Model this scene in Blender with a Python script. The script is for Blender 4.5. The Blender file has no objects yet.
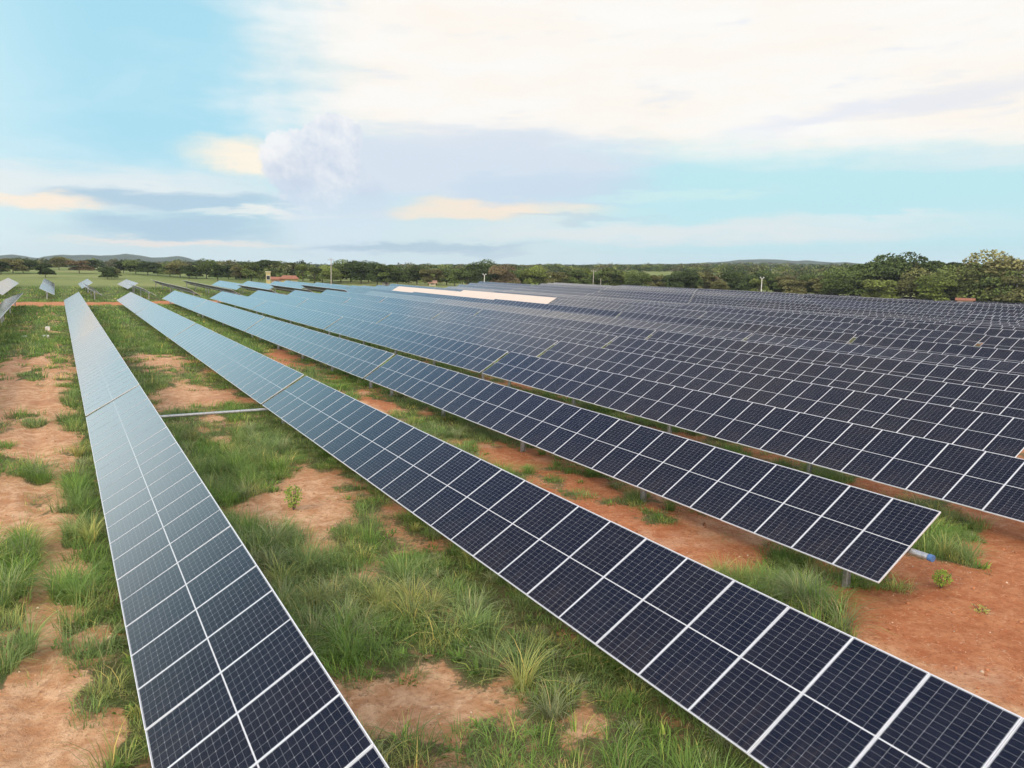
import bpy, math, random
import numpy as np
from mathutils import Matrix, Vector, Euler
R = math.radians
scene = bpy.context.scene
C = scene.collection

# ---------------------------------------------------------------- frame, camera
HC = 7.05                     # camera height above the ground of the plant
AX = 1.33                     # tracker axis height
F_PX, PITCH, YAW, SLOPE = 801.25, 0.14436, 0.5163, 0.02493
def unit(v): return v / np.linalg.norm(v)
fw = np.array([math.sin(YAW)*math.cos(PITCH), math.cos(YAW)*math.cos(PITCH), -math.sin(PITCH)])
r0 = np.array([math.cos(YAW), -math.sin(YAW), 0.0]); u0 = np.cross(r0, fw)
c_, s_ = math.cos(SLOPE), math.sin(SLOPE)
rp = c_*r0 + s_*u0; up = -s_*r0 + c_*u0
Rm = np.column_stack([r0, u0, fw]) @ np.column_stack([rp, up, fw]).T   # the plant stands on a gentle side slope
cam_pos = np.array([0, 0, HC])
M4 = np.eye(4); M4[:3, :3] = Rm; M4[:3, 3] = cam_pos - Rm @ cam_pos
PM = Matrix([list(map(float, row)) for row in M4])
def to_world(P): return P @ Rm.T + M4[:3, 3]

cd = bpy.data.cameras.new('camera'); cam = bpy.data.objects.new('camera', cd); C.objects.link(cam)
cd.sensor_width = 36; cd.lens = F_PX/1024*36; cd.clip_start = 0.1; cd.clip_end = 30000
cm = np.column_stack([r0, u0, -fw])
cam.matrix_world = Matrix([[*map(float, cm[0]), 0], [*map(float, cm[1]), 0], [*map(float, cm[2]), HC], [0, 0, 0, 1]])
scene.camera = cam

# ---------------------------------------------------------------- render, world, sun
scene.render.engine = 'CYCLES'
scene.view_settings.view_transform = 'Standard'; scene.view_settings.look = 'None'
scene.view_settings.exposure = 0.42; scene.view_settings.gamma = 1
scene.cycles.use_denoising = True
scene.cycles.max_bounces = 6; scene.cycles.diffuse_bounces = 2; scene.cycles.glossy_bounces = 3
scene.cycles.transmission_bounces = 2; scene.cycles.volume_bounces = 0; scene.cycles.caustics_reflective = False
scene.cycles.sample_clamp_indirect = 4

SUN_AZ, SUN_EL = R(-105), R(40)        # azimuth measured from +Y towards +X
sd = bpy.data.lights.new('sun', 'SUN'); sd.energy = 1.2; sd.angle = R(12); sd.color = (1.0, 0.86, 0.70)
sun = bpy.data.objects.new('sun', sd); C.objects.link(sun)
sv = Vector((math.sin(SUN_AZ)*math.cos(SUN_EL), math.cos(SUN_AZ)*math.cos(SUN_EL), math.sin(SUN_EL)))
sun.rotation_euler = sv.to_track_quat('Z', 'Y').to_euler()

class NT:
    """small helper for writing node maths"""
    def __init__(s, t): s.t = t
    def n(s, kind, **kw):
        o = s.t.nodes.new(kind)
        for k, v in kw.items(): setattr(o, k, v)
        return o
    def put(s, sock, v):
        if isinstance(v, bpy.types.NodeSocket): s.t.links.new(v, sock)
        else: sock.default_value = v
    def m(s, op, a, b=None, c=None, clamp=False):
        o = s.n('ShaderNodeMath', operation=op, use_clamp=clamp); s.put(o.inputs[0], a)
        if b is not None: s.put(o.inputs[1], b)
        if c is not None: s.put(o.inputs[2], c)
        return o.outputs[0]
    def add(s, a, b): return s.m('ADD', a, b)
    def sub(s, a, b): return s.m('SUBTRACT', a, b)
    def mul(s, a, b): return s.m('MULTIPLY', a, b)
    def sstep(s, x, lo, hi):
        o = s.n('ShaderNodeMapRange', interpolation_type='SMOOTHSTEP')
        s.put(o.inputs[0], x); s.put(o.inputs[1], lo); s.put(o.inputs[2], hi); return o.outputs[0]
    def mix(s, f, a, b, bt='MIX'):
        o = s.n('ShaderNodeMix', data_type='RGBA', blend_type=bt)
        s.put(o.inputs[0], f); s.put(o.inputs[6], col4(a)); s.put(o.inputs[7], col4(b)); return o.outputs[2]
    def xyz(s, x, y, z=0.0):
        o = s.n('ShaderNodeCombineXYZ'); s.put(o.inputs[0], x); s.put(o.inputs[1], y); s.put(o.inputs[2], z); return o.outputs[0]
    def noise(s, vec, scale, detail=4, rough=0.5, dist=0.0, out=0):
        o = s.n('ShaderNodeTexNoise'); s.put(o.inputs['Vector'], vec); o.inputs['Scale'].default_value = scale
        o.inputs['Detail'].default_value = detail; o.inputs['Roughness'].default_value = rough
        o.inputs['Distortion'].default_value = dist; return o.outputs[out]
def col4(c):
    if isinstance(c, bpy.types.NodeSocket): return c
    return (*c, 1) if len(c) == 3 else c
def srgb(r, g, b):
    return tuple(((v/255)/12.92 if v/255 <= .04045 else ((v/255+.055)/1.055)**2.4) for v in (r, g, b))

def build_world():
    w = bpy.data.worlds.new('World'); scene.world = w; w.use_nodes = True
    t = w.node_tree; t.nodes.clear(); N = NT(t)
    sky = N.n('ShaderNodeTexSky', sky_type='NISHITA'); sky.sun_disc = False
    sky.sun_elevation = SUN_EL; sky.sun_rotation = SUN_AZ % (2*math.pi); sky.air_density = 1; sky.dust_density = 1.5
    co = N.n('ShaderNodeTexCoord').outputs['Generated']
    sep = N.n('ShaderNodeSeparateXYZ'); t.links.new(co, sep.inputs[0]); x, y, z = sep.outputs
    # direction in degrees: azimuth from the middle heading of the valley, and elevation
    rx = N.sub(N.mul(x, math.cos(YAW)), N.mul(y, math.sin(YAW)))
    ry = N.add(N.mul(x, math.sin(YAW)), N.mul(y, math.cos(YAW)))
    az = N.mul(N.m('ARCTAN2', rx, ry), 57.2958)
    el = N.mul(N.m('ARCSINE', z), 57.2958)
    # cloud-plane style stretch: finer and flatter towards the horizon
    zz = N.m('MAXIMUM', z, 0.02)
    den = N.add(zz, 0.12)
    cx, cy = N.m('DIVIDE', rx, den), N.m('DIVIDE', ry, den)
    pc = N.xyz(cx, cy)
    pa = N.xyz(N.mul(az, 0.05), N.mul(el, 0.22))            # flat streaks
    pb = N.xyz(N.mul(az, 0.2), N.mul(el, 0.2))              # cauliflower
    nA = N.sub(N.noise(pa, 1.6, 7, 0.6), 0.5); nA2 = N.sub(N.noise(N.xyz(N.add(N.mul(az, 0.05), 9), N.mul(el, 0.25)), 3.0, 6, 0.6), 0.5)
    nB = N.sub(N.noise(pb, 1.3, 5, 0.55), 0.5); nB2 = N.sub(N.noise(N.xyz(N.add(N.mul(az, 0.2), 30), N.mul(el, 0.2)), 1.3, 5, 0.55), 0.5)
    nC = N.sub(N.noise(pc, 0.9, 7, 0.62, 0.4), 0.5)
    aw, ew = N.add(az, N.mul(nA, 16)), N.add(el, N.mul(nA2, 3.2))          # streaky warp
    nF = N.sub(N.noise(pb, 5.0, 5, 0.6), 0.5); nF2 = N.sub(N.noise(N.xyz(N.add(N.mul(az, 0.2), 60), N.mul(el, 0.2)), 5.0, 5, 0.6), 0.5)
    ab, eb = N.add(az, N.add(N.mul(nB, 2.8), N.mul(nF, 1.1))), N.add(el, N.add(N.mul(nB2, 2.6), N.mul(nF2, 1.1)))         # billowy warp
    def ell(a, e, a0, e0, ra, re, lo=0.6, hi=1.15, rot=0.0):
        da, de = N.sub(a, a0), N.sub(e, e0)
        if rot: 
            cr, sr = math.cos(R(rot)), math.sin(R(rot))
            da, de = N.add(N.mul(da, cr), N.mul(de, sr)), N.sub(N.mul(de, cr), N.mul(da, sr))
        d = N.m('SQRT', N.add(N.m('POWER', N.m('DIVIDE', da, ra), 2.0), N.m('POWER', N.m('DIVIDE', de, re), 2.0)))
        return N.sub(1.0, N.sstep(d, lo, hi))
    cream, white, lav = srgb(252, 243, 232), srgb(252, 250, 247), srgb(215, 224, 236)
    peach, slate, cyan, pale = srgb(254, 232, 208), srgb(168, 200, 221), srgb(172, 226, 244), srgb(216, 237, 241)
    # clear air
    base = N.mix(N.sstep(el, 0.0, 9.0), pale, cyan)
    base = N.mix(N.sstep(el, 14.0, 38.0), base, srgb(112, 154, 220))
    nish = N.mix(1.0, sky.outputs[0], (0.10, 0.10, 0.10, 1), 'MULTIPLY')
    base = N.mix(0.12, base, nish)
    base = N.mix(N.mul(N.sub(1.0, N.sstep(az, -41.0, -25.0)), N.sub(1.0, N.sstep(el, 9.0, 24.0))), base, srgb(226, 246, 249))  # low left sky made paler to brighten the panel reflections
    right = N.sstep(az, -2.0, 16.0)
    base = N.mix(N.mul(right, N.sub(1.0, N.sstep(el, 6.0, 14.0))), base, srgb(190, 230, 236))
    c = base
    # faint high veil on the left
    veil = N.mul(N.sstep(nC, -0.02, 0.25), 0.35)
    c = N.mix(veil, c, srgb(222, 240, 247))
    # broad cream anvil: over the right-hand sky and on overhead
    edge_l = N.sstep(N.add(N.add(az, N.mul(nA, 16)), N.mul(nB, 7)), N.add(N.mul(N.sub(el, 14), -0.2), -21.5), -9.5)
    low = N.add(8.6, N.mul(N.m('MAXIMUM', az, -4.0), -0.05))
    edge_b = N.sstep(N.add(ew, N.mul(nB, 1.5)), N.sub(low, 1.6), N.add(low, 1.2))
    over = N.sub(1.0, N.mul(N.sstep(el, 22.0, 48.0), N.sstep(N.mul(nC, -1.0), -0.12, 0.10)))
    wrap = N.sub(1.0, N.sstep(az, 95.0, 150.0))
    m1 = N.mul(N.mul(edge_l, edge_b), N.mul(over, wrap))
    ccol = N.mix(N.sstep(nA, -0.25, 0.25), cream, white)
    ccol = N.mix(N.mul(N.sstep(N.add(nA2, N.mul(nC, .5)), 0.06, 0.28), 0.75), ccol, srgb(226, 231, 240))
    c = N.mix(N.mul(m1, 0.96), c, ccol)
    # lavender under-shelf right of the tower
    c = N.mix(N.mul(ell(aw, ew, -3.0, 7.0, 13.0, 2.9), 0.9), c, lav)
    c = N.mix(N.mul(ell(aw, ew, 3.0, 5.4, 8.0, 1.3), 0.65), c, srgb(196, 216, 234))
    # clear slot low on the right with thin bars
    c = N.mix(N.mul(ell(aw, ew, 22, 5.0, 16.0, 1.7, 0.4, 1.2), 0.85), c, srgb(186, 229, 236))
    c = N.mix(N.mul(ell(aw, ew, 11, 4.9, 8.0, 0.4, 0.3, 1.2), 0.7), c, srgb(205, 236, 236))
    c = N.mix(N.mul(ell(aw, ew, 24, 9.8, 9.0, 0.8, 0.2, 1.3, 8), 0.6), c, srgb(219, 226, 240))
    # warm bands close to the horizon
    c = N.mix(N.mul(ell(aw, ew, -2.0, 3.9, 9.0, 1.0, 0.4, 1.2), 0.8), c, peach)
    c = N.mix(N.mul(ell(aw, ew, 12.0, 2.4, 20.0, 0.9, 0.2, 1.3), 0.65), c, srgb(236, 234, 233))
    c = N.mix(N.mul(ell(aw, ew, 5.0, 3.4, 6.0, 0.25, 0.2, 1.3), 0.6), c, srgb(188, 212, 226))
    c = N.mix(N.mul(ell(aw, ew, 24.0, 3.1, 7.0, 0.3, 0.2, 1.3), 0.5), c, srgb(226, 236, 238))
    c = N.mix(N.mul(ell(aw, ew, 29.0, 6.6, 7.0, 0.5, 0.2, 1.3), 0.5), c, srgb(214, 232, 238))
    # warm wing left of the tower
    c = N.mix(N.mul(ell(ab, N.add(ew, N.mul(nF2, 1.0)), -17.6, 7.0, 5.2, 1.6, 0.15, 1.15, -10), 0.95), c, srgb(254, 243, 224))
    # left streaks
    c = N.mix(N.mul(ell(aw, ew, -27, 4.9, 14.0, 1.5, 0.3, 1.2), 0.7), c, srgb(236, 238, 238))
    c = N.mix(N.mul(ell(aw, ew, -22, 4.3, 8.0, 0.8, 0.3, 1.2), 0.85), c, slate)
    c = N.mix(N.mul(ell(aw, ew, -29.5, 4.0, 4.6, 0.65, 0.3, 1.2), 0.9), c, srgb(254, 237, 216))
    c = N.mix(N.mul(ell(aw, ew, -22, 2.6, 9.0, 1.0, 0.3, 1.2), 0.85), c, slate)
    c = N.mix(N.mul(ell(aw, ew, -22, 1.7, 9.0, 0.35, 0.2, 1.2), 0.8), c, srgb(244, 232, 222))
    c = N.mix(N.mul(ell(aw, ew, -16, 3.6, 6.0, 0.35, 0.2, 1.2), 0.7), c, srgb(250, 244, 236))
    # the cumulonimbus tower
    tower = N.m('MAXIMUM', ell(ab, eb, -13.6, 6.7, 3.6, 2.9, 0.9, 1.0), ell(ab, eb, -12.8, 8.7, 2.0, 1.5, 0.9, 1.0))
    tower = N.m('MAXIMUM', tower, ell(ab, eb, -11.2, 8.4, 1.1, 1.4, 0.85, 1.0))
    tower = N.m('MAXIMUM', tower, N.mul(ell(ab, eb, -12.0, 3.6, 4.6, 4.2, 0.45, 1.1), 0.9))
    tcol = N.mix(N.sstep(N.add(N.mul(nB, .8), N.add(N.mul(nF, .45), N.mul(N.add(N.sub(el, 7), N.mul(N.add(az, 13), -.6)), .035))), -0.17, 0.20), srgb(198, 211, 230), srgb(242, 243, 245))
    tcol = N.mix(N.sub(1.0, N.sstep(el, 2.0, 6.5)), tcol, srgb(212, 229, 240))
    c = N.mix(N.mul(tower, 0.93), c, tcol)
    c = N.mix(N.mul(ell(aw, ew, -6.5, 1.35, 9.0, 0.42, 0.3, 1.2), 0.8), c, srgb(168, 196, 214))
    # pale air right at the horizon, dull ground light below it
    c = N.mix(N.mul(N.sub(1.0, N.sstep(el, 0.0, 1.5)), 0.6), c, srgb(212, 232, 238))
    c = N.mix(N.sub(1.0, N.sstep(el, -3.0, -0.5)), c, (0.12, 0.10, 0.07))
    # unseen sky behind the viewer, brightened to light the scene; level of the front
    back = N.sstep(N.m('ABSOLUTE', az), 75.0, 130.0)
    front = N.mul(N.add(0.785, N.mul(N.mul(N.sub(1.0, N.sstep(az, -46.0, -33.0)), N.sub(1.0, N.sstep(el, 12.0, 30.0))), 0.22)), N.add(1.0, N.mul(back, 1.5)))  # extra gain added to the far left sky for the panel reflections
    c = N.mix(back, c, (.80, .755, .70))  # warm fill colour given to the unseen rear sky
    bg = N.n('ShaderNodeBackground'); t.links.new(c, bg.inputs[0]); t.links.new(front, bg.inputs[1])
    out = N.n('ShaderNodeOutputWorld'); t.links.new(bg.outputs[0], out.inputs[0])
    w.cycles.sampling_method = 'MANUAL'; w.cycles.sample_map_resolution = 512
build_world()

# ---------------------------------------------------------------- object helpers
def link(o, parent=None):
    C.objects.link(o)
    if parent is not None: o.parent = parent
    return o
def tag(o, label=None, cat=None, group=None, kind=None):
    if label: o['label'] = label
    if cat: o['category'] = cat
    if group: o['group'] = group
    if kind: o['kind'] = kind
    return o
def place(o, X, Y, Z=0.0, rot=0.0):          # plant coordinates -> world
    o.matrix_world = PM @ Matrix.Translation((X, Y, Z)) @ Matrix.Rotation(rot, 4, 'Z'); return o
def thing(name, label, cat, X, Y, Z=0.0, rot=0.0, group=None):
    return place(tag(link(bpy.data.objects.new(name, None)), label, cat, group), X, Y, Z, rot)

class MB:
    """collects boxes, tubes and quads, then builds one mesh"""
    def __init__(s): s.v, s.f, s.mi, s.uv = [], [], [], []
    def poly(s, pts, mi=0, uv=None):
        b = len(s.v); s.v += [tuple(p) for p in pts]; s.f.append(tuple(range(b, b+len(pts)))); s.mi.append(mi)
        s.uv += (uv or [(0, 0)]*len(pts))
    def box(s, x0, x1, y0, y1, z0, z1, mi=0):
        P = [(x0,y0,z0),(x1,y0,z0),(x1,y1,z0),(x0,y1,z0),(x0,y0,z1),(x1,y0,z1),(x1,y1,z1),(x0,y1,z1)]
        for q in ((0,3,2,1),(4,5,6,7),(0,1,5,4),(1,2,6,5),(2,3,7,6),(3,0,4,7)): s.poly([P[i] for i in q], mi)
    def tube(s, pts, rad, n=8, mi=0, cap=True):
        pts = [Vector(p) for p in pts]; rings = []
        if not hasattr(rad, '__len__'): rad = [rad]*len(pts)
        for i, p in enumerate(pts):
            d = (pts[min(i+1, len(pts)-1)] - pts[max(i-1, 0)]).normalized()
            a = d.orthogonal().normalized(); b = d.cross(a)
            rings.append([p + (a*math.cos(t)+b*math.sin(t))*rad[i] for t in (2*math.pi*k/n for k in range(n))])
        for i in range(len(rings)-1):
            # keep ring order aligned
            off = min(range(n), key=lambda o: sum((rings[i][k]-rings[i+1][(k+o) % n]).length for k in range(n)))
            rings[i+1] = rings[i+1][off:]+rings[i+1][:off]
            for k in range(n): s.poly([rings[i][k], rings[i][(k+1)%n], rings[i+1][(k+1)%n], rings[i+1][k]], mi)
        if cap: s.poly(rings[0][::-1], mi); s.poly(rings[-1], mi)
    def mesh(s, name, mats):
        me = bpy.data.meshes.new(name); me.from_pydata([tuple(v) for v in s.v], [], s.f)
        for m in mats: me.materials.append(m)
        me.polygons.foreach_set('material_index', s.mi)
        l = me.uv_layers.new(name='UVMap'); l.data.foreach_set('uv', [c for p in s.uv for c in p])
        me.update(); return me
    def build(s, name, mats, parent=None):
        if not isinstance(mats, (list, tuple)): mats = [mats]
        return link(bpy.data.objects.new(name, s.mesh(name, mats)), parent)

def np_mesh(name, V, Fc, mats, colors=None, n=4, smooth=False):
    """mesh from numpy arrays; Fc is (k, n) vertex indices; colors per face"""
    me = bpy.data.meshes.new(name); V = np.asarray(V, np.float32); Fc = np.asarray(Fc, np.int32)
    me.vertices.add(len(V)); me.vertices.foreach_set('co', V.ravel())
    me.loops.add(Fc.size); me.loops.foreach_set('vertex_index', Fc.ravel())
    me.polygons.add(len(Fc)); me.polygons.foreach_set('loop_start', np.arange(0, Fc.size, n, dtype=np.int32))
    me.polygons.foreach_set('loop_total', np.full(len(Fc), n, np.int32))
    if smooth: me.polygons.foreach_set('use_smooth', np.ones(len(Fc), bool))
    for m in mats: me.materials.append(m)
    if colors is not None:
        a = me.attributes.new('tint', 'FLOAT_COLOR', 'FACE')
        a.data.foreach_set('color', np.concatenate([colors, np.ones((len(colors), 1))], 1).astype(np.float32).ravel())
    me.update(calc_edges=True); return me

# ---------------------------------------------------------------- materials
def mat(name, color=(.5,.5,.5), rough=.6, metal=0.0, spec=0.5, var=0.0, vscale=3.0):
    m = bpy.data.materials.new(name); m.use_nodes = True; N = NT(m.node_tree)
    b = m.node_tree.nodes['Principled BSDF']; b.inputs['Roughness'].default_value = rough
    b.inputs['Metallic'].default_value = metal; b.inputs['Specular IOR Level'].default_value = spec
    if var:
        co = N.n('ShaderNodeTexCoord').outputs['Object']
        f = N.noise(co, vscale, 5, .6)
        c = N.mix(N.sstep(f, .3, .7), tuple(v*(1-var) for v in color), tuple(min(1, v*(1+var)) for v in color))
        m.node_tree.links.new(c, b.inputs['Base Color'])
    else: b.inputs['Base Color'].default_value = (*color, 1)
    return m
alu = mat('anodised aluminium', (.72, .725, .745), .42, .15, .5, .06, 8)
galv = mat('galvanised steel', (.46, .47, .48), .5, .6, .5, .2, 12)
galv_dark = mat('weathered steel', (.10, .10, .11), .6, .4, .5, .3, 10)
back_m = mat('panel back', (.10, .095, .11), .4, 0, .4)
blue_cap = mat('blue plastic cap', (.07, .16, .36), .5)
white_p = mat('white painted concrete', (.75, .74, .70), .7, 0, .4, .1, 4)
concrete = mat('concrete', (.40, .37, .33), .85, 0, .3, .15, 5)

def cell_material(name='solar cells under glass'):
    m = bpy.data.materials.new(name); m.use_nodes = True; N = NT(m.node_tree); t = m.node_tree
    b = t.nodes['Principled BSDF']
    uv = N.n('ShaderNodeUVMap').outputs[0]; sep = N.n('ShaderNodeSeparateXYZ'); t.links.new(uv, sep.inputs[0])
    u, v = sep.outputs[0], sep.outputs[1]               # metres: u 0..2.238 along the module, v 0..1.091 across it
    L, W = 2.253, 1.1066
    uc = N.m('ABSOLUTE', N.sub(u, L/2))                 # distance from the half-cut line
    mid = N.m('LESS_THAN', uc, 0.009)
    pu, pv = (L/2-0.011-0.014)/12, (W-0.024)/6
    fu = N.m('PINGPONG', N.sub(uc, 0.011), pu/2)        # distance to nearest cell edge lengthwise (period pu)
    fv = N.m('PINGPONG', N.sub(v, 0.012), pv/2)
    lu = N.m('LESS_THAN', fu, 0.0009); lv = N.m('LESS_THAN', fv, 0.0019)
    fu2 = N.m('PINGPONG', N.sub(uc, 0.011), pu)         # corner chamfers on every second cut
    dia = N.m('LESS_THAN', N.add(fu2, fv), 0.0105)
    border = N.m('MAXIMUM', N.m('GREATER_THAN', uc, L/2-0.014), N.m('GREATER_THAN', N.m('ABSOLUTE', N.sub(v, W/2)), W/2-0.012))
    line = N.m('MAXIMUM', N.m('MAXIMUM', lu, lv), N.m('MAXIMUM', dia, border))
    # fine silver busbars, ten to a cell
    bus = N.mul(N.m('LESS_THAN', N.m('PINGPONG', N.sub(v, 0.012), pv/20), 0.0004), 0.35)
    oi = N.n('ShaderNodeObjectInfo').outputs['Random']
    at = N.n('ShaderNodeAttribute', attribute_name='rnd').outputs['Fac']
    rn = N.m('FRACT', N.add(oi, at))
    # slight shade difference between cell strings and between modules
    pos = N.n('ShaderNodeTexCoord').outputs['Object']
    cellid = N.xyz(N.m('FLOOR', N.m('DIVIDE', u, pu*2)), N.m('FLOOR', N.m('DIVIDE', v, pv)), N.mul(rn, 37.0))
    wn = N.n('ShaderNodeTexWhiteNoise', noise_dimensions='3D'); t.links.new(cellid, wn.inputs[0])
    c = N.mix(rn, (.0055, .0078, .0185), (.0080, .0085, .0165))
    c = N.mix(N.mul(wn.outputs[0], .3), c, (.014, .016, .030))
    c = N.mix(bus, c, (.30, .31, .34))
    dust = N.noise(pos, 1.3, 4, .6)
    c = N.mix(N.mul(N.sstep(dust, .4, .8), .015), c, (.45, .38, .30))
    streak = N.noise(N.xyz(N.mul(u, .5), N.add(N.mul(v, 9.0), N.mul(rn, 50.0))), 1.5, 4, .6)
    soil = N.mul(N.sstep(N.add(N.mul(u, -.25), N.mul(streak, 1.1)), .35, .75), .035)
    c = N.mix(soil, c, (.42, .33, .24))
    c = N.mix(line, c, (.30, .31, .33))
    c = N.mix(mid, c, (.55, .56, .58))
    # dark cells under textured glass: body colour plus a clear reflection that grows at flat angles
    b.inputs['Roughness'].default_value = .6; b.inputs['Specular IOR Level'].default_value = 0
    t.links.new(c, b.inputs['Base Color'])
    gl = N.n('ShaderNodeBsdfGlossy'); t.links.new(N.add(N.mul(N.sstep(dust, .3, .8), .05), .05), gl.inputs['Roughness'])
    lw = N.n('ShaderNodeLayerWeight'); lw.inputs[0].default_value = .5
    x10 = N.m('POWER', lw.outputs['Facing'], 10.0)
    fr = N.m('MINIMUM', N.add(.015, N.mul(N.m('DIVIDE', x10, N.add(x10, .077)), 1.12)), .97)
    mx = N.n('ShaderNodeMixShader'); t.links.new(fr, mx.inputs[0]); t.links.new(b.outputs[0], mx.inputs[1]); t.links.new(gl.outputs[0], mx.inputs[2])
    t.links.new(mx.outputs[0], t.nodes['Material Output'].inputs[0])
    return m
cells = cell_material()

def foliage(name, cols, rough=.75, trans=0.0):
    m = bpy.data.materials.new(name); m.use_nodes = True; N = NT(m.node_tree); t = m.node_tree
    b = t.nodes['Principled BSDF']; b.inputs['Roughness'].default_value = rough; b.inputs['Specular IOR Level'].default_value = .2
    oi = N.n('ShaderNodeObjectInfo').outputs['Random']
    tint = N.n('ShaderNodeAttribute', attribute_name='tint').outputs['Color']
    c = N.mix(N.mul(oi, 1.0), cols[0], cols[1])
    c = N.mix(1.0, c, tint, 'MULTIPLY')
    t.links.new(c, b.inputs['Base Color'])
    if trans:
        tr = N.n('ShaderNodeBsdfTranslucent'); t.links.new(c, tr.inputs[0]); mx = N.n('ShaderNodeMixShader'); mx.inputs[0].default_value = trans
        t.links.new(b.outputs[0], mx.inputs[1]); t.links.new(tr.outputs[0], mx.inputs[2])
        t.links.new(mx.outputs[0], t.nodes['Material Output'].inputs[0])
    return m
fol = {'dark': foliage('dark evergreen leaves', [(.050, .075, .024), (.066, .092, .028)]),
       'mid': foliage('mid green leaves', [(.085, .120, .034), (.115, .145, .042)]),
       'lime': foliage('yellow green leaves', [(.150, .190, .045), (.180, .215, .055)]),
       'olive': foliage('olive leaves', [(.130, .135, .048), (.165, .158, .062)]),
       'rust': foliage('brownish leaves', [(.160, .130, .070), (.180, .135, .072)]),
       'grey': foliage('bare grey twigs', [(.20, .19, .17), (.24, .22, .20)])}
bark = mat('bark', (.14, .115, .09), .9, 0, .2, .3, 6)
grass_m = foliage('grass blades', [(1, 1, 1), (1, 1, 1)], .6, .4)
wood_m = foliage('woodland leaves', [(1, 1, 1), (1, 1, 1)], .8)

# ---------------------------------------------------------------- terrain
def hashn(ix, iy, seed):
    h = (ix.astype(np.int64)*374761393 + iy.astype(np.int64)*668265263 + seed*144269) & 0xffffffff
    h = ((h ^ (h >> 13))*1274126177) & 0xffffffff; h ^= h >> 16
    return (h & 0xffffff)/float(0xffffff)
def vnoise(x, y, seed=0):
    x, y = np.asarray(x, float), np.asarray(y, float); ix, iy = np.floor(x), np.floor(y); fx, fy = x-ix, y-iy
    fx, fy = fx*fx*(3-2*fx), fy*fy*(3-2*fy); ix, iy = ix.astype(int), iy.astype(int)
    a, b, c, d = hashn(ix, iy, seed), hashn(ix+1, iy, seed), hashn(ix, iy+1, seed), hashn(ix+1, iy+1, seed)
    return (a*(1-fx)+b*fx)*(1-fy) + (c*(1-fx)+d*fx)*fy
def fbm(x, y, seed=0, o=4):
    s, a, t = 0, .5, 0
    for k in range(o): s = s + a*vnoise(x*2**k, y*2**k, seed+k*17); t += a; a *= .5
    return s/t
def sm(x, a, b):
    t = np.clip((x-a)/(b-a), 0, 1); return t*t*(3-2*t)

def und(X, Y):            # slow swell of the ground under the far rows (metres)
    X, Y = np.asarray(X, float), np.asarray(Y, float)
    return sm(X, 45, 75)*(0.55*np.sin((X-52)/16.0 + Y/60.0) + 0.35*np.sin(X/31.0 - Y/45.0+1))
def plane_z(X, Y):
    P = np.stack([X, Y, np.zeros_like(X)], -1); return to_world(P)[..., 2]
def ground_h(X, Y):       # height above the plant plane
    X, Y = np.asarray(X, float), np.asarray(Y, float)
    rr = np.hypot(X, Y); azr = np.degrees(np.arctan2(X, Y)) - math.degrees(YAW)
    w = sm(rr, 255, 620)
    far = 3.5 + 4.0*(1-sm(azr, -34, -8)) + 2.2*sm(rr, 700, 2500) + 2.4*(fbm(X/260, Y/260, 5)-.5)*sm(rr, 300, 700)
    far = far + 5.0*np.exp(-((azr-16)/5)**2)*sm(rr, 900, 1500)
    pz = plane_z(X, Y)
    return und(X, Y)*(1-w) + w*(far-pz)
def gz(X, Y): return float(ground_h(np.array([X]), np.array([Y]))[0])

# bare and grassy patches: centre X, Y, then the two half-axes as vectors
BARE = [(6.39,24.11,1.17,-.53,.64,2.39),(5.17,21.61,1.11,-.52,.34,1.39),(5.58,19.19,.5,-.24,.31,1.05),(4.6,11.07,.94,-.48,.49,1.18),(6.73,9.73,.43,-.22,.29,.44),(5.95,43.77,1.77,-.67,.49,3.51),(5.86,62.29,1.8,-.55,.4,4.06),(14.29,61.1,1.26,-.38,1.17,4.97),(13.69,39.14,1.24,-.48,.98,2.8),(13.95,25.18,.82,-.36,.78,1.42),(14.9,20.89,.61,-.27,.58,.83),(13.43,17.56,1.1,-.51,1.19,1.6),(14.58,15.34,1.48,-.7,1.34,1.46),(14.09,9.12,2.37,-1.18,2.86,2.0),(18.11,9.91,1.29,-.63,3.54,2.09),(5.15,32.81,.49,-.21,.16,.97),(5.25,16.18,.23,-.11,.1,.32),(-.87,35.35,.88,-.37,-.09,5.97),(.1,29.82,.35,-.16,.13,7.1),(-1.18,24.57,.94,-.44,-.05,1.43),(-.26,20.83,.53,-.26,.01,2.39),(-.78,17.48,.51,-.25,-.05,2.28),(-.5,14.06,.48,-.24,-.02,2.35),(-.79,12.42,.49,-.25,-.02,.55),(.53,15.88,.49,-.24,.02,.45),(-1.44,45.59,.94,-.36,-.12,4.99),(-2.27,57.97,.75,-.25,-.22,6.88),(22,9,4,0,0,2.6),(18.5,6.5,5,-2,1,2.5)]
GREEN = [(.3,22.11,.44,-.21,.17,6.21),(.4,36.92,.5,-.21,.21,11.36),(-.94,30.33,.35,-.15,-.04,1.86),(-1.39,39.96,.53,-.21,-.05,2.09),(-1.31,22.07,.38,-.18,-.05,1.32),(-1.23,18.22,.26,-.13,-.08,1.77),(.37,12.81,.43,-.22,.07,1.29),(.5,15.24,.47,-.24,.01,.2),(-.93,14.62,.14,-.07,-.03,.75),(14.09,11.87,1.25,-.61,1.19,1.06),(13.35,10.93,.78,-.38,.59,.52),(21.44,13.02,1.18,-.56,2.09,1.34),(-1.41,55.24,.52,-.18,-.06,2.97),(14.2,17.4,.48,-.22,.48,.61),(-1.2,15.89,.21,-.11,-.04,.88)]
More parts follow.
